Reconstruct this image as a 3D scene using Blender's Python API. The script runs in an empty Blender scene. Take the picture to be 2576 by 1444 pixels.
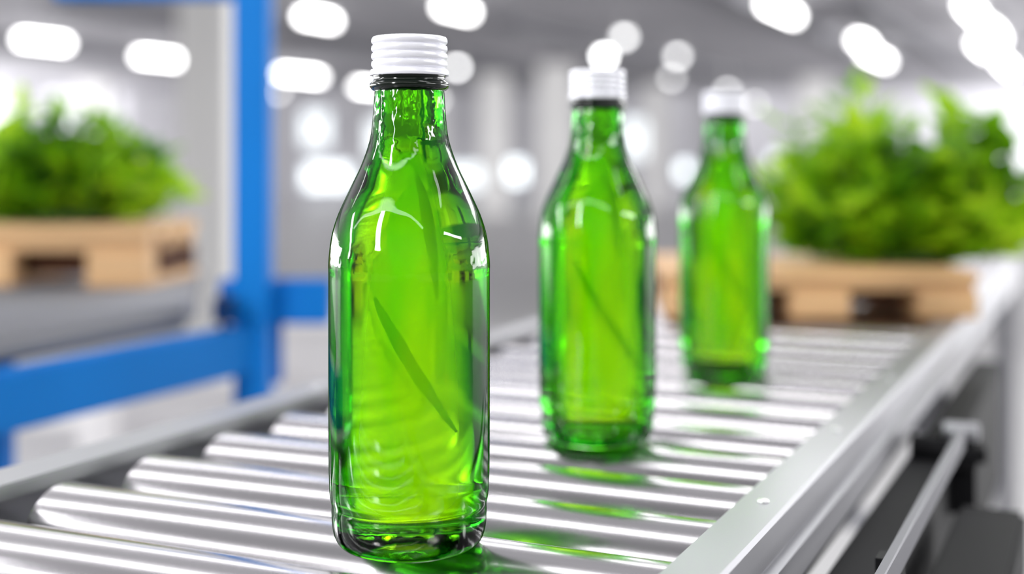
import bpy, bmesh, math, random
from mathutils import Vector, Matrix
random.seed(7)
sc = bpy.context.scene
col = sc.collection
F = 3297.0; HY = 402.0; CX = 1288.0
BELT = 0.90
ZC = BELT + 0.197
ANG = math.radians(24.6)
SU, CU = math.sin(ANG), math.cos(ANG)

def P(x, y, d):
    return Vector(((x-CX)/F*d, d, ZC-(y-HY)/F*d))
def W(v, u, z):
    return Vector((v*CU+u*SU, -v*SU+u*CU, z))

# ---------------------------------------------------------------- materials
def lin(c):
    return tuple(((x/255)/12.92 if x/255 <= .04045 else ((x/255+.055)/1.055)**2.4) for x in c)
def new_mat(name):
    m = bpy.data.materials.new(name); m.use_nodes = True
    nt = m.node_tree
    return m, nt, nt.nodes, nt.links, nt.nodes['Principled BSDF']
def simple(name, rgb, rough=.5, metal=0, var=.12, scale=8, bump=0, coat=0, stretch=(1,1,1), spec=.5):
    m, nt, N, L, b = new_mat(name)
    tc = N.new('ShaderNodeTexCoord'); mp = N.new('ShaderNodeMapping'); mp.inputs['Scale'].default_value = stretch
    no = N.new('ShaderNodeTexNoise'); no.inputs['Scale'].default_value = scale; no.inputs['Detail'].default_value = 4
    L.new(tc.outputs['Object'], mp.inputs[0]); L.new(mp.outputs[0], no.inputs['Vector'])
    cr = N.new('ShaderNodeValToRGB')
    c = lin(rgb)
    cr.color_ramp.elements[0].position = .3; cr.color_ramp.elements[1].position = .7
    cr.color_ramp.elements[0].color = (*[max(0, x*(1-var)) for x in c], 1)
    cr.color_ramp.elements[1].color = (*[min(1, x*(1+var)) for x in c], 1)
    L.new(no.outputs['Fac'], cr.inputs[0]); L.new(cr.outputs[0], b.inputs['Base Color'])
    b.inputs['Roughness'].default_value = rough; b.inputs['Metallic'].default_value = metal
    b.inputs['Coat Weight'].default_value = coat; b.inputs['Specular IOR Level'].default_value = spec
    if bump:
        bp = N.new('ShaderNodeBump'); bp.inputs['Strength'].default_value = bump; bp.inputs['Distance'].default_value = .001
        L.new(no.outputs['Fac'], bp.inputs['Height']); L.new(bp.outputs[0], b.inputs['Normal'])
    return m
def emis(name, rgb, s):
    m, nt, N, L, b = new_mat(name)
    b.inputs['Base Color'].default_value = (.8,.8,.8,1)
    b.inputs['Emission Color'].default_value = (*rgb, 1); b.inputs['Emission Strength'].default_value = s
    return m

M_roller = simple('roller_steel', (200,197,201), .2, 1, .06, 6, 0, stretch=(.15,20,20))
M_rail = simple('rail_aluminium', (166,166,171), .42, .7, .03, 5)
M_railg = simple('guard_aluminium', (110,110,116), .55, .5, .03, 5)
M_dark = simple('dark_steel', (16,16,19), .65, .1, .3, 10, spec=.2)
M_shaft = simple('shaft_steel', (60,60,64), .4, .9, .1, 10)
M_screw = simple('screw_zinc', (240,240,242), .2, .7, .02, 10)
M_blue = simple('blue_paint', (0,118,204), .55, 0, .06, 4, spec=.2)
M_blued = simple('blue_paint_deep', (8,50,100), .55, 0, .06, 4, spec=.2)
M_grey = simple('grey_belt', (124,124,130), .6, 0, .08, 3)
M_wood = simple('pine_wood', (220,178,130), .6, 0, .16, 10, .2, stretch=(.5,8,8))
M_wood_shade = simple('pine_block', (90,50,22), .7, 0, .18, 12, .2)  # pine with the shade inside the pallet put into its colour
M_cap = simple('cap_white', (236,236,243), .28, .15, .02, 10)
M_floor = simple('floor_concrete', (200,199,200), .4, 0, .06, .6)
M_wall = simple('wall_paint', (212,211,216), .7, 0, .22, .25)
M_ceil = simple('ceiling_paint', (170,169,174), .8, 0, .24, .25)
M_beam = simple('ceiling_beam_paint', (120,120,125), .8, 0, .1, .5)
M_col = simple('column_paint', (244,243,242), .6, 0, .03, 1)
M_colg = simple('column_grey', (168,167,172), .6, 0, .05, 1)
M_box = simple('carton_white', (222,220,222), .7, 0, .05, 2)
M_frame = simple('window_frame', (205,208,214), .5, 0, .02, 3)
M_tube = emis('tube_light', (1,.99,.98), 13)
M_house = simple('lamp_housing', (235,235,235), .4, 0, .02, 5)
M_stemp = simple('plant_stem', (90,130,34), .6, 0, .2, 20)
M_soil = simple('plant_soil', (50,76,26), .9, 0, .3, 60, .5)

def leafmat(name, c1, c2, c3, scale=14, tw=.4):
    m, nt, N, L, b = new_mat(name)
    tc = N.new('ShaderNodeTexCoord'); no = N.new('ShaderNodeTexNoise'); no.inputs['Scale'].default_value = scale
    no.inputs['Detail'].default_value = 3
    L.new(tc.outputs['Object'], no.inputs['Vector'])
    cr = N.new('ShaderNodeValToRGB'); e = cr.color_ramp.elements
    e[0].position=.38; e[0].color=(*lin(c1),1); e[1].position=.62; e[1].color=(*lin(c3),1)
    n = e.new(.5); n.color=(*lin(c2),1)
    L.new(no.outputs['Fac'], cr.inputs[0])
    L.new(cr.outputs[0], b.inputs['Base Color']); b.inputs['Roughness'].default_value=.5
    tr = N.new('ShaderNodeBsdfTranslucent'); L.new(cr.outputs[0], tr.inputs['Color'])
    mx = N.new('ShaderNodeMixShader'); mx.inputs[0].default_value=tw
    L.new(b.outputs[0], mx.inputs[1]); L.new(tr.outputs[0], mx.inputs[2])
    L.new(mx.outputs[0], N['Material Output'].inputs['Surface'])
    return m
M_leaf = leafmat('plant_leaf', (84,144,10), (146,198,18), (200,234,50), 10, .5)

def glassmat():
    m, nt, N, L, b = new_mat('green_glass')
    tc = N.new('ShaderNodeTexCoord')
    sep = N.new('ShaderNodeSeparateXYZ'); L.new(tc.outputs['Object'], sep.inputs[0])
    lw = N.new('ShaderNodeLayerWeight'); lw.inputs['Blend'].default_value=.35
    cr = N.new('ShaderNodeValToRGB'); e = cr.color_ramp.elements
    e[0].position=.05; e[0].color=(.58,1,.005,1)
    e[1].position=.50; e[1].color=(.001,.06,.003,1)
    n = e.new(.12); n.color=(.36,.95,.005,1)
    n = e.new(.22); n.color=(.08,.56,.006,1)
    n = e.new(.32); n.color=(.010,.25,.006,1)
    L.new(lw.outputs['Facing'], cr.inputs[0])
    mr = N.new('ShaderNodeMapRange'); mr.inputs['From Min'].default_value=.008; mr.inputs['From Max'].default_value=.017
    L.new(sep.outputs['Z'], mr.inputs['Value'])
    mix = N.new('ShaderNodeMixRGB'); mix.inputs[1].default_value=(.003,.09,.002,1)
    L.new(mr.outputs[0], mix.inputs[0]); L.new(cr.outputs[0], mix.inputs[2])
    mr3 = N.new('ShaderNodeMapRange'); mr3.inputs['From Min'].default_value=.165; mr3.inputs['From Max'].default_value=.207
    L.new(sep.outputs['Z'], mr3.inputs['Value'])
    mul3 = N.new('ShaderNodeMixRGB'); mul3.blend_type='MULTIPLY'; mul3.inputs[2].default_value=(.18,.64,.25,1)
    L.new(mr3.outputs[0], mul3.inputs[0]); L.new(mix.outputs[0], mul3.inputs[1])
    L.new(mul3.outputs[0], b.inputs['Base Color'])
    b.inputs['Transmission Weight'].default_value=1; b.inputs['Roughness'].default_value=.0; b.inputs['IOR'].default_value=1.38
    mp = N.new('ShaderNodeMapping'); mp.inputs['Scale'].default_value=(1,1,.010); L.new(tc.outputs['Object'], mp.inputs[0])
    n1 = N.new('ShaderNodeTexNoise'); n1.inputs['Scale'].default_value=120; n1.inputs['Detail'].default_value=0
    L.new(mp.outputs[0], n1.inputs['Vector'])
    mp2 = N.new('ShaderNodeMapping'); mp2.inputs['Scale'].default_value=(1,1,.6); L.new(tc.outputs['Object'], mp2.inputs[0])
    n2 = N.new('ShaderNodeTexNoise'); n2.inputs['Scale'].default_value=260; n2.inputs['Detail'].default_value=1
    L.new(mp2.outputs[0], n2.inputs['Vector'])
    mk = N.new('ShaderNodeValToRGB'); e = mk.color_ramp.elements
    e[0].position=0; e[0].color=(.08,.08,.08,1); e[1].position=1; e[1].color=(.4,.4,.4,1)
    for p,v in ((.05,.08),(.08,.0),(.53,.0),(.545,.28),(.575,.28),(.60,.0),(.76,.0),(.79,.4),(.9,.45)):
        k = e.new(p); k.color=(v,v,v,1)
    mz = N.new('ShaderNodeMapRange'); mz.inputs['From Max'].default_value=.26; L.new(sep.outputs['Z'], mz.inputs['Value'])
    L.new(mz.outputs[0], mk.inputs[0])
    mul = N.new('ShaderNodeMath'); mul.operation='MULTIPLY'; L.new(n2.outputs['Fac'], mul.inputs[0]); L.new(mk.outputs[0], mul.inputs[1])
    mul1 = N.new('ShaderNodeMath'); mul1.operation='MULTIPLY'; L.new(n1.outputs['Fac'], mul1.inputs[0]); mul1.inputs[1].default_value=.24
    ad = N.new('ShaderNodeMath'); L.new(mul.outputs[0], ad.inputs[0]); L.new(mul1.outputs[0], ad.inputs[1])
    bp = N.new('ShaderNodeBump'); bp.inputs['Strength'].default_value=.9; bp.inputs['Distance'].default_value=.0013
    L.new(ad.outputs[0], bp.inputs['Height']); L.new(bp.outputs[0], b.inputs['Normal'])
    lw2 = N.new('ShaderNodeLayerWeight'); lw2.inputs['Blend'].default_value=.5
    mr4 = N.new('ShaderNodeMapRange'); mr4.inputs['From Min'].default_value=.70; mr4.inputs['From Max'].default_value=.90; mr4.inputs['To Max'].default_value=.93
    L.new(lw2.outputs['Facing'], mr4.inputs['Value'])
    d = N.new('ShaderNodeBsdfDiffuse'); d.inputs['Color'].default_value=(.003,.03,.003,1)  # dark outline painted in at grazing angles to cut edge reflections
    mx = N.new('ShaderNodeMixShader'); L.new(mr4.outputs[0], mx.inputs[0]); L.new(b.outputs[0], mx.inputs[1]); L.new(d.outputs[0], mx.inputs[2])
    L.new(mx.outputs[0], N['Material Output'].inputs['Surface'])
    return m
M_glass = glassmat()
M_collar = simple('collar_dark_glass', (3,14,5), .12, 0, .2, 20)

def glowcoremat():  # translucent lime, stands in for the glow inside the bottle
    m, nt, N, L, b = new_mat('lime_liquid')
    tc = N.new('ShaderNodeTexCoord'); mp = N.new('ShaderNodeMapping'); mp.inputs['Scale'].default_value=(1,1,.2)
    L.new(tc.outputs['Object'], mp.inputs[0])
    no = N.new('ShaderNodeTexNoise'); no.inputs['Scale'].default_value=45; no.inputs['Detail'].default_value=1
    L.new(mp.outputs[0], no.inputs['Vector'])
    cr = N.new('ShaderNodeValToRGB'); e=cr.color_ramp.elements
    e[0].position=.32; e[0].color=(.40,.95,.01,1); e[1].position=.6; e[1].color=(.82,1,.01,1)
    L.new(no.outputs['Fac'], cr.inputs[0])
    d = N.new('ShaderNodeBsdfDiffuse'); t = N.new('ShaderNodeBsdfTranslucent'); tp = N.new('ShaderNodeBsdfTransparent')
    for x in (d,t): L.new(cr.outputs[0], x.inputs['Color'])
    tp.inputs['Color'].default_value=(.97,1,.75,1)
    a = N.new('ShaderNodeMixShader'); a.inputs[0].default_value=.5; L.new(d.outputs[0], a.inputs[1]); L.new(t.outputs[0], a.inputs[2])
    lw = N.new('ShaderNodeLayerWeight'); lw.inputs['Blend'].default_value=.5
    mr = N.new('ShaderNodeMapRange'); mr.inputs['From Min'].default_value=.02; mr.inputs['From Max'].default_value=.65
    mr.inputs['To Min'].default_value=.38; mr.inputs['To Max'].default_value=1
    L.new(lw.outputs['Facing'], mr.inputs['Value'])
    mx = N.new('ShaderNodeMixShader'); L.new(mr.outputs[0], mx.inputs[0]); L.new(a.outputs[0], mx.inputs[1]); L.new(tp.outputs[0], mx.inputs[2])
    L.new(mx.outputs[0], N['Material Output'].inputs['Surface'])
    return m
M_glowcore = glowcoremat()
M_herb = leafmat('herb_stem', (60,145,8), (80,165,10), (100,185,12), 40, .5)
M_herbleaf = leafmat('herb_leaf', (150,220,10), (180,235,10), (215,248,30), 60, .6)

# ---------------------------------------------------------------- helpers
def mesh_obj(name, bm, mat, parent=None, smooth=False, loc=(0,0,0)):
    me = bpy.data.meshes.new(name); 
    bmesh.ops.recalc_face_normals(bm, faces=bm.faces)
    bm.to_mesh(me); bm.free()
    if smooth:
        for p in me.polygons: p.use_smooth = True
        if smooth is not True: me.set_sharp_from_angle(angle=math.radians(smooth))
    me.materials.append(mat)
    o = bpy.data.objects.new(name, me); col.objects.link(o)
    o.location = loc
    if parent: o.parent = parent
    return o
def empty(name, loc, rot=0, label=None, cat=None, group=None):
    o = bpy.data.objects.new(name, None); col.objects.link(o)
    o.empty_display_size=.05; o.location = loc; o.rotation_euler=(0,0,rot)
    tag(o, label, cat, group); return o
def tag(o, label=None, cat=None, group=None, kind=None):
    if label: o['label']=label
    if cat: o['category']=cat
    if group: o['group']=group
    if kind: o['kind']=kind
def box_bm(bm, cx, cy, cz, sx, sy, sz, bev=0):
    r = bmesh.ops.create_cube(bm, size=1, matrix=Matrix.Translation((cx,cy,cz)) @ Matrix.Diagonal((sx,sy,sz,1)))
    if bev:
        es = list({e for v in r['verts'] for e in v.link_edges})
        bmesh.ops.bevel(bm, geom=es, offset=bev, segments=2, affect='EDGES')
def box(name, c, s, mat, parent=None, bev=0, rot=0):
    bm = bmesh.new(); box_bm(bm, 0,0,0,*s,bev)
    o = mesh_obj(name, bm, mat, parent, loc=c); o.rotation_euler=(0,0,rot); return o
def revolve(prof, segs=96, axis='Z'):
    bm = bmesh.new(); rings=[]
    for r,z in prof:
        if r < 1e-6:
            rings.append([bm.verts.new((0,0,z))]); continue
        rings.append([bm.verts.new((r*math.cos(2*math.pi*i/segs), r*math.sin(2*math.pi*i/segs), z)) for i in range(segs)])
    for a,b in zip(rings, rings[1:]):
        for i in range(segs):
            j=(i+1)%segs
            if len(a)==1: bm.faces.new((a[0],b[i],b[j]))
            elif len(b)==1: bm.faces.new((a[i],a[j],b[0]))
            else: bm.faces.new((a[i],a[j],b[j],b[i]))
    if axis=='X': bmesh.ops.rotate(bm, verts=bm.verts, matrix=Matrix.Rotation(math.pi/2,3,'Y'))
    return bm
def smooth_prof(pts, sub=6):
    out=[]
    n=len(pts)
    for i in range(n-1):
        p0=pts[max(i-1,0)];p1=pts[i];p2=pts[i+1];p3=pts[min(i+2,n-1)]
        for k in range(sub):
            t=k/sub
            f=lambda a,b,c,d:.5*((2*b)+(-a+c)*t+(2*a-5*b+4*c-d)*t*t+(-a+3*b-3*c+d)*t**3)
            out.append((max(0,f(p0[0],p1[0],p2[0],p3[0])), f(p0[1],p1[1],p2[1],p3[1])))
    out.append(pts[-1]); return out
def tube_bm(bm, pts, r0, r1, segs=10):
    rings=[]
    n=len(pts)
    for i,p in enumerate(pts):
        p=Vector(p)
        d=(Vector(pts[min(i+1,n-1)])-Vector(pts[max(i-1,0)])).normalized()
        a=d.orthogonal().normalized()
        if abs(d.z)<.99:
            a=d.cross(Vector((0,0,1))).normalized()
        b=d.cross(a)
        t=i/(n-1)
        r = r0(t) if callable(r0) else r0+(r1-r0)*t
        rings.append([bm.verts.new(p+(a*math.cos(2*math.pi*k/segs)+b*math.sin(2*math.pi*k/segs))*r) for k in range(segs)])
    for A,B in zip(rings,rings[1:]):
        for k in range(segs):
            j=(k+1)%segs; bm.faces.new((A[k],A[j],B[j],B[k]))
    bm.faces.new(rings[0]); bm.faces.new(rings[-1])
def extrude_poly(name, poly, y0, y1, mat, parent, bev=0):
    bm=bmesh.new()
    a=[bm.verts.new((x,y0,z)) for x,z in poly]; b=[bm.verts.new((x,y1,z)) for x,z in poly]
    bm.faces.new(a); bm.faces.new(b)
    for i in range(len(poly)):
        j=(i+1)%len(poly); bm.faces.new((a[i],a[j],b[j],b[i]))
    if bev: bmesh.ops.bevel(bm, geom=[e for e in bm.edges if abs(e.verts[0].co.y-e.verts[1].co.y)>.1], offset=bev, segments=2, affect='EDGES')
    return mesh_obj(name,bm,mat,parent)

# ---------------------------------------------------------------- roller conveyor
V0 = -.39; U0=1.5
conv = empty('roller_conveyor', W(V0,U0,0), -ANG, 'long steel roller conveyor with aluminium side rails carrying green bottles','conveyor')
def lv(v): return v-V0
def lu(u): return u-U0
Y0,Y1 = lu(.18), lu(2.75)
zt = BELT+.003
poly=[(lv(-.193),zt),(lv(-.167),zt),(lv(-.165),zt-.002),(lv(-.165),zt-.020),(lv(-.168),zt-.022),(lv(-.168),zt-.025),(lv(-.162),zt-.027),(lv(-.162),zt-.045),
      (lv(-.190),zt-.045),(lv(-.190),zt-.042),(lv(-.172),zt-.042),(lv(-.172),zt-.004),(lv(-.193),zt-.004)]
extrude_poly('side_rail', poly, Y0, Y1, M_rail, conv)
poly=[(lv(-.600),zt),(lv(-.636),zt),(lv(-.638),zt-.002),(lv(-.638),zt-.048),(lv(-.606),zt-.048),(lv(-.606),zt-.045),(lv(-.634),zt-.045),(lv(-.634),zt-.010),(lv(-.600),zt-.010)]
extrude_poly('side_rail', poly, Y0, Y1, M_rail, conv, .0012)
R=.0318; RV0,RV1=-.583,-.1945
hw=(RV1-RV0)/2; cxr=lv((RV0+RV1)/2)
prof=[(0,-hw),(R*.45,-hw),(R*.5,-hw+.002),(R*.82,-hw+.002),(R*.86,-hw),(R*.96,-hw),(R*.99,-hw+.0006),(R,-hw+.002),(R,hw-.002),(R*.99,hw-.0006),(R*.96,hw),(R*.86,hw),(R*.82,hw-.002),(R*.5,hw-.002),(R*.45,hw),(0,hw)]
bm=revolve(prof,96,'X')
rol=mesh_obj('roller',bm,M_roller,conv,35)
bm=revolve([(0,-.216),(.006,-.216),(.006,.216),(0,.216)],16,'X')
sh=mesh_obj('shaft',bm,M_shaft,rol,35)
k=-4; first=True
while .612+.081*k < 2.7:
    u=.612+.081*k
    if first: rol.location=(cxr,lu(u),BELT-R); first=False
    else:
        r2=rol.copy(); r2.location=(cxr,lu(u),BELT-R); r2.rotation_euler=(k*.7,0,0); col.objects.link(r2); r2.parent=conv
        s2=sh.copy(); col.objects.link(s2); s2.parent=r2
    k+=1
box('undertray',(lv(-.39),(Y0+Y1)/2,BELT-.085),(.40,Y1-Y0,.006),M_dark,conv)  # dark sheet added to stand in for shade between the rollers
box('drive_cover',(lv(-.143),lu(.95),BELT-.130),(.034,1.6,.15),M_dark,conv,.004)  # dark box added to darken the space beside the right rail
extrude_poly('guard_rail',[(lv(-.109),BELT-.012),(lv(-.1045),BELT-.012),(lv(-.104),BELT-.013),(lv(-.104),BELT-.027),(lv(-.109),BELT-.027)],lu(.2),lu(1.07),M_railg,conv)
box('cable_duct',(lv(-.085),lu(.66),BELT-.10),(.05,.86,.05),M_dark,conv,.004)
for uu in (.35,.75):
    box('guard_bracket',(lv(-.112),lu(uu),BELT-.050),(.014,.016,.054),M_dark,conv)
bm=revolve(smooth_prof([(0,-.030),(.011,-.030),(.013,-.026),(.013,.018),(.011,.022),(.007,.024),(.007,.030),(0,.030)],2),32,'X')
mo=mesh_obj('drive_motor',bm,M_dark,conv,35,loc=(lv(-.125),lu(1.16),BELT-.05))
bm=revolve([(0,-.014),(.007,-.014),(.008,-.012),(.008,.012),(.007,.014),(0,.014)],24,'X')
mesh_obj('motor_cap',bm,M_rail,mo,35,loc=(.010,-.004,.019))
box('motor_bracket',(lv(-.13),lu(1.22),BELT-.08),(.05,.10,.05),M_dark,conv,.004)
bm=revolve([(0,.0018),(.0022,.0016),(.0034,.0010),(.0036,0),(0,0)],20)
scw=mesh_obj('screw',bm,M_screw,conv,True,loc=(lv(-.180),lu(.735),zt))
for v,u in ((-.180,.95),(-.180,1.2),(-.180,.5),(-.618,.95),(-.618,1.35)):
    s=scw.copy(); s.location=(lv(v),lu(u),zt); col.objects.link(s); s.parent=conv
for v in (-.18,-.62):
    for u in (.45,1.5,2.6):
        box('leg',(lv(v),lu(u),(BELT-.045)/2),(.03,.04,BELT-.045),M_rail,conv,.003)
for u in (.45,1.5,2.6):
    box('cross_brace',(lv(-.4),lu(u),.4),(.42,.03,.03),M_rail,conv,.003)

# ---------------------------------------------------------------- bottles
body=[(0,.004),(.010,.0035),(.022,.0012),(.0300,0),(.0345,.0012),(.0375,.0045),(.0391,.010),(.0396,.017),(.0395,.0212),(.0400,.0238),(.0405,.0265),(.0408,.032),
      (.0411,.045),(.0412,.08),(.0412,.12),(.0412,.1385),(.0413,.1430),(.0411,.1465),(.0408,.1500),(.0402,.155),(.0390,.161),(.0364,.169),(.0328,.177),(.0290,.1850),(.0256,.192),(.0228,.199),(.0210,.2045),(.0200,.2085),(.0192,.214),(.0185,.222),(.0180,.230),(.0177,.2335),(.0180,.236),(.0170,.239),(.0165,.243),(.0165,.255),(0,.256)]
bp=smooth_prof(body,4)
bt0 = empty('glass_bottle',(0,0,0),0,'x','bottle')
gl=mesh_obj('glass_body',revolve(bp,128),M_glass,bt0,True)
cr=[(.0172,.2322),(.0188,.2324),(.0201,.2338),(.0205,.2350),(.0201,.2362),(.0188,.2370),(.0182,.2382),(.0188,.2394),(.0188,.2410),(.0172,.2412),(.0172,.2322)]
mesh_obj('collar',revolve(cr,96),M_collar,bt0,True)
cp=[(.0170,.2400),(.0201,.2400),(.0204,.2406),(.0203,.2416),(.0197,.2430)]
z=.2428
for i in range(4):
    cp += [(.0193,z+.0003),(.0184,z+.0009),(.0190,z+.0014),(.0195,z+.0022),(.0195,z+.0035)]
    z += .0040
cp += [(.0193,.2588),(.0187,.2597),(.0177,.2600),(.0150,.2601),(0,.2599)]
mesh_obj('cap',revolve(cp,96),M_cap,bt0,40)
lq=[(0,.016),(.014,.0165),(.021,.020),(.0250,.030),(.0255,.06),(.0230,.11),(.0210,.14),(.0175,.158),(.0130,.175),(.0085,.190),(.005,.199),(0,.2005)]
mesh_obj('liquid',revolve(smooth_prof(lq,4),64),M_glowcore,bt0,True)  # undersized core added inside the glass to give a lime glow
def bez(a,b,c,n=14):
    a,b,c=map(Vector,(a,b,c)); return [a*(1-t)**2+b*2*t*(1-t)+c*t*t for t in [i/n for i in range(n+1)]]
bm=bmesh.new()
tp_=lambda r:(lambda t: r*max(.08,math.sin(math.pi*(.06+.9*t)))**.8)
tube_bm(bm,bez((-.013,-.006,.128),(-.003,-.009,.100),(.019,-.005,.060)),tp_(.0028),0,14)
tube_bm(bm,bez((.003,-.003,.186),(.009,-.006,.165),(.011,-.006,.128)),tp_(.0026),0,14)
mesh_obj('herb_stem',bm,M_herb,bt0,True)
bm=bmesh.new()
def leaf(bm,base,tip,w,nrm,bend=.0,n=6):
    base=Vector(base);tip=Vector(tip);ax=tip-base;sd=ax.cross(Vector(nrm)).normalized();up=Vector(nrm).normalized()
    rows=[]
    for i in range(n+1):
        t=i/n; ww=w*math.sin(math.pi*min(1,t*.93+.04))**.8
        c=base+ax*t+up*bend*math.sin(math.pi*t)
        rows.append([bm.verts.new(c-sd*ww+up*ww*.25),bm.verts.new(c),bm.verts.new(c+sd*ww+up*ww*.25)])
    for A,B in zip(rows,rows[1:]):
        for k in range(2): bm.faces.new((A[k],A[k+1],B[k+1],B[k]))
leaf(bm,(-.002,-.002,.135),(.001,-.001,.180),.008,(0,-1,.2),.001)
mesh_obj('herb_leaf',bm,M_herbleaf,bt0,True)
bl=[(1030,1369,'green glass bottle with white ribbed screw cap standing on steel rollers'),
    (1503,1106,'green glass bottle with white cap standing between two other bottles'),
    (1822,936,'green glass bottle with white cap standing near the wooden pallet')]
for i,(x,y,lab) in enumerate(bl):
    d=.197*F/(y-HY); loc=P(x,y,d)
    if i==0: b=bt0
    else:
        b=bt0.copy(); col.objects.link(b)
        for c in [c for c in bt0.children]:
            c2=c.copy(); col.objects.link(c2); c2.parent=b
    b.location=(loc.x,loc.y,BELT)
    b['label']=lab; b['category']='bottle'; b['group']='green bottles on the roller conveyor'

# ---------------------------------------------------------------- pallets
def pallet(base, w, dpt, h, yaw, label, bf=.2):
    e=empty('wooden_pallet',base,yaw,label,'pallet','wooden pallets carrying plants')
    td=.24*h; ts=.20*h; tb=.14*h; hb=h-td-ts-tb
    nb=5; bw=dpt/nb*.86
    for i in range(nb):
        y=dpt*(i+.5)/nb
        if i==0: y=bw/2
        if i==nb-1: y=dpt-bw/2
        box('deck_board',(w/2,y,h-td/2),(w,bw,td),M_wood,e,.0015)
    for yi in (.09*dpt+.008,.5*dpt,.91*dpt-.004):
        box('stringer_board',(w/2,yi,h-td-ts/2),(w*.985,dpt*.18,ts),M_wood,e,.0015)
    blw=w*bf; bld=dpt*.2
    for xi in (blw/2,w/2,w-blw/2):
        box('bottom_board',(xi,dpt/2,tb/2),(blw,dpt,tb),M_wood,e,.0015)
        for yi in (bld/2,dpt/2,dpt-bld/2):
            box('block',(xi,yi,tb+hb/2),(blw*.98,bld*.98,hb),M_wood if yi<dpt*.3 else M_wood_shade,e,.0015)
    gap=(w-3*blw)/2
    for xi in (blw+gap/2,w-blw-gap/2):
        box('inner_board',(xi,dpt*.3,tb+hb/2),(gap-.002,.01,hb),M_wood_shade,e,.001)  # dark boards added so the pallet openings read as shaded
    return e
PH=.056
pr=P(1672,791,1.60)
pallet((pr.x,pr.y,BELT+.0055),.378,.30,PH,math.radians(-3),'light pine pallet with plant resting across the conveyor end',.19)
pl=P(370,725,1.9)
yaw=math.radians(-5)
wL=.50
pallet((pl.x-wL*math.cos(yaw),pl.y-wL*math.sin(yaw),pl.z+.001),wL,.22,.090,yaw,'light pine pallet with leafy plant on a grey conveyor table',.185)

# ---------------------------------------------------------------- plants
def plant(base, rx, ry, h, lean, n, label, seed, ls=.03, lo=.5, hi=1.1):
    rnd=random.Random(seed)
    e=empty('leafy_plant',base,0,label,'plant')
    bm=bmesh.new(); bs=bmesh.new()
    nst=100
    for i in range(nst):
        a=rnd.uniform(0,2*math.pi); q=rnd.random()**.45
        hh=h*math.sqrt(max(.06,1-.93*q*q))*rnd.uniform(lo,hi)
        tip=Vector((rx*q*math.cos(a)+lean*hh/h, ry*q*math.sin(a), hh))
        b0=Vector((rx*.62*q*math.cos(a),ry*.5*q*math.sin(a),.004))
        mid=(b0+tip)/2+Vector((0,0,h*.03))
        pts=bez(b0,mid,tip,8); tube_bm(bs,pts,.0026,.001,5)
        for j in range(n//nst):
            t=rnd.uniform(.04,1.0)**.9; p=b0*(1-t)**2+mid*2*t*(1-t)+tip*t*t
            aa=rnd.uniform(0,2*math.pi); el=rnd.uniform(-.35,1.0)
            d=Vector((math.cos(aa)*math.cos(el),math.sin(aa)*math.cos(el),math.sin(el)))
            L_=ls*rnd.uniform(.6,1.5)
            if p.z+d.z*L_<.004: d.z=abs(d.z)
            nr=(Vector((0,0,1))+Vector((rnd.uniform(-.6,.6),rnd.uniform(-1.2,.2),0))).normalized()
            if d.cross(nr).length<.2: nr=Vector((1,0,0))
            leaf(bm,p,p+d*L_,L_*rnd.uniform(.18,.30),nr,-L_*.1,5)
    for v in bm.verts:
        if v.co.z<.002: v.co.z=.002
    mesh_obj('stem',bs,M_stemp,e,True)
    f=mesh_obj('foliage',bm,M_leaf,e,True); f['kind']='stuff'
    bm=revolve(smooth_prof([(0,0),(rx*.34,0),(rx*.36,.006),(rx*.25,.016),(0,.02)],3),32)
    mesh_obj('root_ball',bm,M_soil,e,True)
    return e
pb=P(2275,664,1.75)
plant((pb.x,1.76,BELT+.0064+PH),.212,.12,.240,-.020,1800,'large bushy green leafy plant standing on a pine pallet',3,.040,.60,1.08)
pb=P(200,566,2.0)
plant((pb.x-.02,2.0,pl.z+.0918),.205,.09,.175,-.04,1500,'bushy green leafy plant on a pine pallet beside blue frame',9,.038,.6,1.1)

# ---------------------------------------------------------------- neighbouring machine with grey table & blue frame
zt2=pl.z
A=W(-1.05,.60,0); B=W(-1.05,1.335,0)
def XYd(x,d): return Vector(((x-CX)/F*d,d,0))
C=XYd(515,2.35); D=XYd(-500,2.35)
tbl=empty('conveyor_table',((A.x+C.x)/2,(A.y+C.y)/2,0),0,'grey belt conveyor table with rounded edges on blue supports','conveyor')
off=Vector(tbl.location)
bm=bmesh.new()
pts=[A,B,C,D]
lo=[bm.verts.new((p.x-off.x,p.y-off.y,ZC-.214)) for p in pts]; hi=[bm.verts.new((p.x-off.x,p.y-off.y,zt2)) for p in pts]
bm.faces.new(lo); bm.faces.new(hi)
for i in range(4):
    j=(i+1)%4; bm.faces.new((lo[i],lo[j],hi[j],hi[i]))
bmesh.ops.bevel(bm,geom=[e for e in bm.edges],offset=.013,segments=5,affect='EDGES')
mesh_obj('belt_bed',bm,M_grey,tbl,True)
ec=XYd(563,1.68)
o=box('end_cap',(ec.x-off.x,ec.y-off.y,ZC-.192),(.026,.06,.046),M_blued,tbl,.009); o.rotation_euler=(0,0,math.radians(10))
for p in (W(-1.3,.75,0),W(-1.25,1.2,0)):
    box('leg',(p.x-off.x,p.y-off.y,(ZC-.214)/2),(.04,.04,ZC-.214),M_blue,tbl,.003)
fr=empty('blue_steel_frame',W(-1.035,1.385,0),-ANG,'tall blue painted steel frame with post and beams','frame')
def fl(v,u): return (v+1.035,u-1.385)
def flx(x,d):
    q=P(x,0,d); return fl(q.x*CU-q.y*SU, q.x*SU+q.y*CU)
a,b_=flx(638,1.735)
po=box('post',(a,b_,1.1),(.045,.045,2.2),M_blue,fr,.003); po.rotation_euler=(0,0,ANG)
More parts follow.
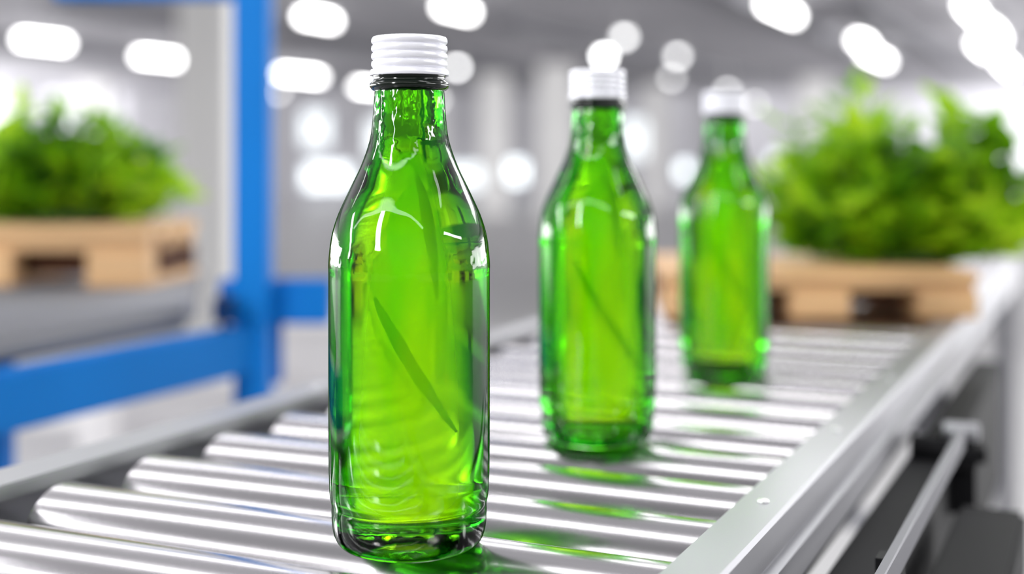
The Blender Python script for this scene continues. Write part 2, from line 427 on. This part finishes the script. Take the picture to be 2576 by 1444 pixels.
box('side_beam',(0,(b_+(.4-1.385))/2,ZC-.2475),(.03,b_-(.4-1.385),.062),M_blue,fr,.003)
a,b3=flx(695,1.775)
o=box('cross_beam',(a,b3,ZC-.191),(.150,.034,.060),M_blue,fr,.003); o.rotation_euler=(0,0,ANG)
a,b3=flx(660,1.79)
o=box('gusset_plate',(a,b3,ZC-.235),(.055,.012,.14),M_blue,fr,.003); o.rotation_euler=(0,0,ANG)
a,b4=flx(370,1.735)
o=box('top_beam',(a,b4,ZC+.232),(.24,.04,.04),M_blue,fr,.003); o.rotation_euler=(0,0,ANG)
a,b5=fl(-1.035,.55)
box('post',(a,b5,(ZC-.28)/2),(.04,.04,ZC-.28),M_blue,fr,.003)

def carton(x0,x1,ytop,d,dep,lab):
    p0=P(x0,ytop,d);p1=P(x1,ytop,d); h=p0.z
    e=empty('storage_carton',((p0.x+p1.x)/2,d+dep/2,0),0,lab,'box')
    w=p1.x-p0.x
    box('carton_body',(0,0,h/2-.01),(w,dep,h-.02),M_box,e,.01)
    box('lid',(0,0,h-.015),(w+.02,dep+.02,.03),M_box,e,.008)
carton(250,620,960,3.6,.5,'white storage carton standing on the floor')
carton(695,1000,815,4.3,.5,'tall white storage carton standing on the floor')
carton(-150,190,1070,3.1,.35,'low white storage carton standing on the floor')

# ---------------------------------------------------------------- hall
DW=36.0
def struct(name,c,s,mat):
    o=box(name,c,s,mat); tag(o,kind='structure'); return o
struct('floor',(0,17,-.05),(56,42,.1),M_floor)
struct('wall_back',(0,DW+.15,1.5),(56,.3,3.2),M_wall)
CZ=ZC+1.86
struct('ceiling',(0,24,CZ+.1),(56,26,.2),M_ceil)
for i,(x,d) in enumerate(((1700,24),(2350,22),(1350,26),(560,25),(250,23),(2100,20),(950,22))):
    p=P(x,0,d); o=struct('trim_%d'%(i+1),(p.x,p.y,CZ-.06),(.35,15,.12),M_beam); o.rotation_euler=(0,0,-ANG)
def window(i,x0,x1,y0,y1,E):
    a=P(x0,y1,DW);b=P(x1,y0,DW)
    w=b.x-a.x;h=b.z-a.z;cx=(a.x+b.x)/2;cz=(a.z+b.z)/2
    bm=bmesh.new(); t=.06
    for c,s_ in (((-w/2,0,0),(t,.1,h+t)),((w/2,0,0),(t,.1,h+t)),((0,0,-h/2),(w+t,.1,t)),((0,0,h/2),(w+t,.1,t)),((0,0,0),(t*.6,.08,h))):
        box_bm(bm,*c,*s_)
    o=mesh_obj('window_%d'%i,bm,M_frame,loc=(cx,DW-.05,cz)); tag(o,kind='structure')
    box('pane',(0,.02,0),(w,.02,h),emis('daylight_%d'%i,(.90,.97,1),E),o)
wins=[(765,900,415,475,2.2),(1120,1225,415,475,1.6),(1280,1320,405,460,3.5),(1705,1740,410,450,3.5),(1935,1985,385,420,2),(905,1040,300,400,1.3),(760,830,280,370,1.3),(1560,1640,300,400,1.3),(100,200,300,400,1.3)]
for i,w in enumerate(wins): window(i+1,*w)

colu=[(525,125,7.0,M_col,'pale'),(240,80,30,M_col,'pale'),(400,150,33,M_colg,'grey'),(1245,70,27,M_col,'pale'),(1400,90,24,M_col,'pale'),(1650,50,30,M_col,'pale'),(2050,70,28,M_col,'pale'),(905,40,33,M_colg,'grey'),(60,70,32,M_colg,'grey'),(1090,50,34,M_col,'pale'),(1490,60,34,M_colg,'grey'),(1780,60,34,M_colg,'grey')]
for x,wp,d,m,nm in colu:
    p=P(x,0,d); w=wp/F*d
    e=empty('support_column',(p.x,d,0),0,nm+' painted square support column in the factory hall','column','support columns of the hall')
    zz = CZ-.12
    box('shaft',(0,0,zz/2),(w,min(w,.6),zz-.002),m,e,.01)
    box('base_plate',(0,0,.03),(w*1.3,min(w,.6)*1.3,.06),m,e,.01)

lamps=[(110,105,1.0),(400,147,1.15),(800,48,.75),(1148,25,.8),(757,190,1.6),(925,221,1.1),(1965,28,1.6),(2205,145,2.4),(2445,30,1.8),(2500,85,2.4),(2530,165,3),(2170,108,1.2),(2470,120,2)]
for x,y,L_ in lamps:
    hl=1.66; L_*=.86
    d=hl*F/(HY-y); p=P(x,y,d)
    e=empty('ceiling_lamp',p,-ANG,'bright white tube lamp mounted under the hall ceiling','lamp','ceiling lamps of the hall')
    bm=revolve(smooth_prof([(0,-L_/2),(.045,-L_/2),(.05,-L_/2+.02),(.05,L_/2-.02),(.045,L_/2),(0,L_/2)],1),16)
    bmesh.ops.rotate(bm,verts=bm.verts,matrix=Matrix.Rotation(math.pi/2,3,'X'))
    mesh_obj('lamp_tube',bm,M_tube,e,True)
    box('housing',(0,0,.06),(.12,L_,.02),M_house,e,.003)
    box('hanger',(0,0,(CZ-p.z+.07)/2),(.03,.03,CZ-p.z-.07),M_house,e,.003)
pend=[(1520,140,20,24),(1570,92,17,8),(1705,140,20,8),(1830,228,24,7),(1150,168,22,14),(1690,195,24,6),(700,230,26,6),(1100,250,26,7),(1900,260,26,5)]
for x,y,d,E in pend:
    p=P(x,y,d)
    e=empty('pendant_lamp',p,0,'small round pendant lamp hanging from hall ceiling','lamp','pendant lamps of the hall')
    bm=bmesh.new(); bmesh.ops.create_uvsphere(bm,u_segments=16,v_segments=10,radius=.065)
    mesh_obj('bulb',bm,emis('bulb_glow_%d'%x,(1,1,1),E),e,True)
    bm=revolve([(.03,.05),(.09,.03),(.10,.02),(.095,.035),(.03,.07),(.012,.09),(.012,CZ-p.z)],20)
    mesh_obj('shade',bm,M_house,e,True)

# ---------------------------------------------------------------- light
w=bpy.data.worlds.new('World'); sc.world=w; w.use_nodes=True
N=w.node_tree.nodes; L=w.node_tree.links; bg=N['Background']
tc=N.new('ShaderNodeTexCoord'); sp=N.new('ShaderNodeSeparateXYZ'); L.new(tc.outputs['Generated'],sp.inputs[0])
cr=N.new('ShaderNodeValToRGB'); e=cr.color_ramp.elements
mr=N.new('ShaderNodeMapRange'); mr.inputs['From Min'].default_value=-1; L.new(sp.outputs['Z'],mr.inputs['Value']); L.new(mr.outputs[0],cr.inputs[0])
e[0].position=.3; e[0].color=(.20,.19,.18,1); e[1].position=1; e[1].color=(.38,.38,.39,1)
k=e.new(.5); k.color=(.60,.59,.60,1); k=e.new(.62); k.color=(.95,.95,.97,1); k=e.new(.8); k.color=(.38,.38,.39,1)
mr2=N.new('ShaderNodeMapRange'); mr2.inputs['From Min'].default_value=-.8; mr2.inputs['From Max'].default_value=.5
mr2.inputs['To Min'].default_value=.32; mr2.inputs['To Max'].default_value=1.4
L.new(sp.outputs['Y'],mr2.inputs['Value']); L.new(mr2.outputs[0],bg.inputs['Strength'])
L.new(cr.outputs[0],bg.inputs['Color'])

def area(name,loc,target,sx,sy,power):
    ld=bpy.data.lights.new(name,'AREA'); ld.shape='RECTANGLE'; ld.size=sx; ld.size_y=sy; ld.energy=power
    o=bpy.data.objects.new(name,ld); col.objects.link(o); o.location=loc
    d=(Vector(target)-Vector(loc)); 
    z=-d.normalized(); x=Vector((CU,-SU,0)); x=(x-z*x.dot(z)).normalized(); y=z.cross(x)
    o.rotation_euler=Matrix((x,y,z)).transposed().to_euler()
    return o
for i,(u,h,pw,sw) in enumerate(((-.8,1.5,26,.16),(.75,1.7,26,.16),(2.9,1.8,38,.28))):
    p=W(-1.3,u,BELT+h); area('overhead_tube_light',p,W(-1.3,u+.01,BELT),5.5,sw,pw)  # unseen strips added to draw highlight lines along the rollers
p=W(-.4,7.5,BELT+2.1); area('overhead_tube_light',p,W(-.4,1.8,BELT),6,.7,95)  # unseen wide strip added to brighten the far rollers
area('window_softlight',(-1.3,-.6,ZC+.85),(-.05,.67,BELT+.15),.18,1.0,28)  # softbox added for the tall highlight on the bottle
area('window_softlight',(-2.2,.9,ZC+.5),(-.05,.67,BELT+.15),.12,1.0,14)  # narrow softbox added on the left for shoulder glints
area('window_softlight',(1.7,.1,ZC+.6),(-.05,.67,BELT+.15),.10,1.0,12)  # narrow softbox added on the right for shoulder glints
for sx_,en in ((-1,4300),(1,2700)):
    ld=bpy.data.lights.new('side_daylight','AREA'); ld.shape='RECTANGLE'; ld.size=2.6; ld.size_y=30; ld.energy=en  # unseen side panels added as fill to brighten the hall
    o=bpy.data.objects.new('side_daylight',ld); col.objects.link(o); o.location=(sx_*17,21,1.5); o.rotation_euler=(0,sx_*math.pi/2,0)

# ---------------------------------------------------------------- camera
cd=bpy.data.cameras.new('camera'); cam=bpy.data.objects.new('camera',cd); col.objects.link(cam)
cam.location=(0,0,ZC); cam.rotation_euler=(math.pi/2,0,0)
cd.sensor_width=36; cd.lens=36*F/2576; cd.shift_y=-(722-HY)/2576
cd.clip_start=.01; cd.clip_end=200
cd.dof.use_dof=True; cd.dof.focus_distance=.67; cd.dof.aperture_fstop=2.65
sc.camera=cam
sc.view_settings.view_transform='Standard'
sc.view_settings.look='None'
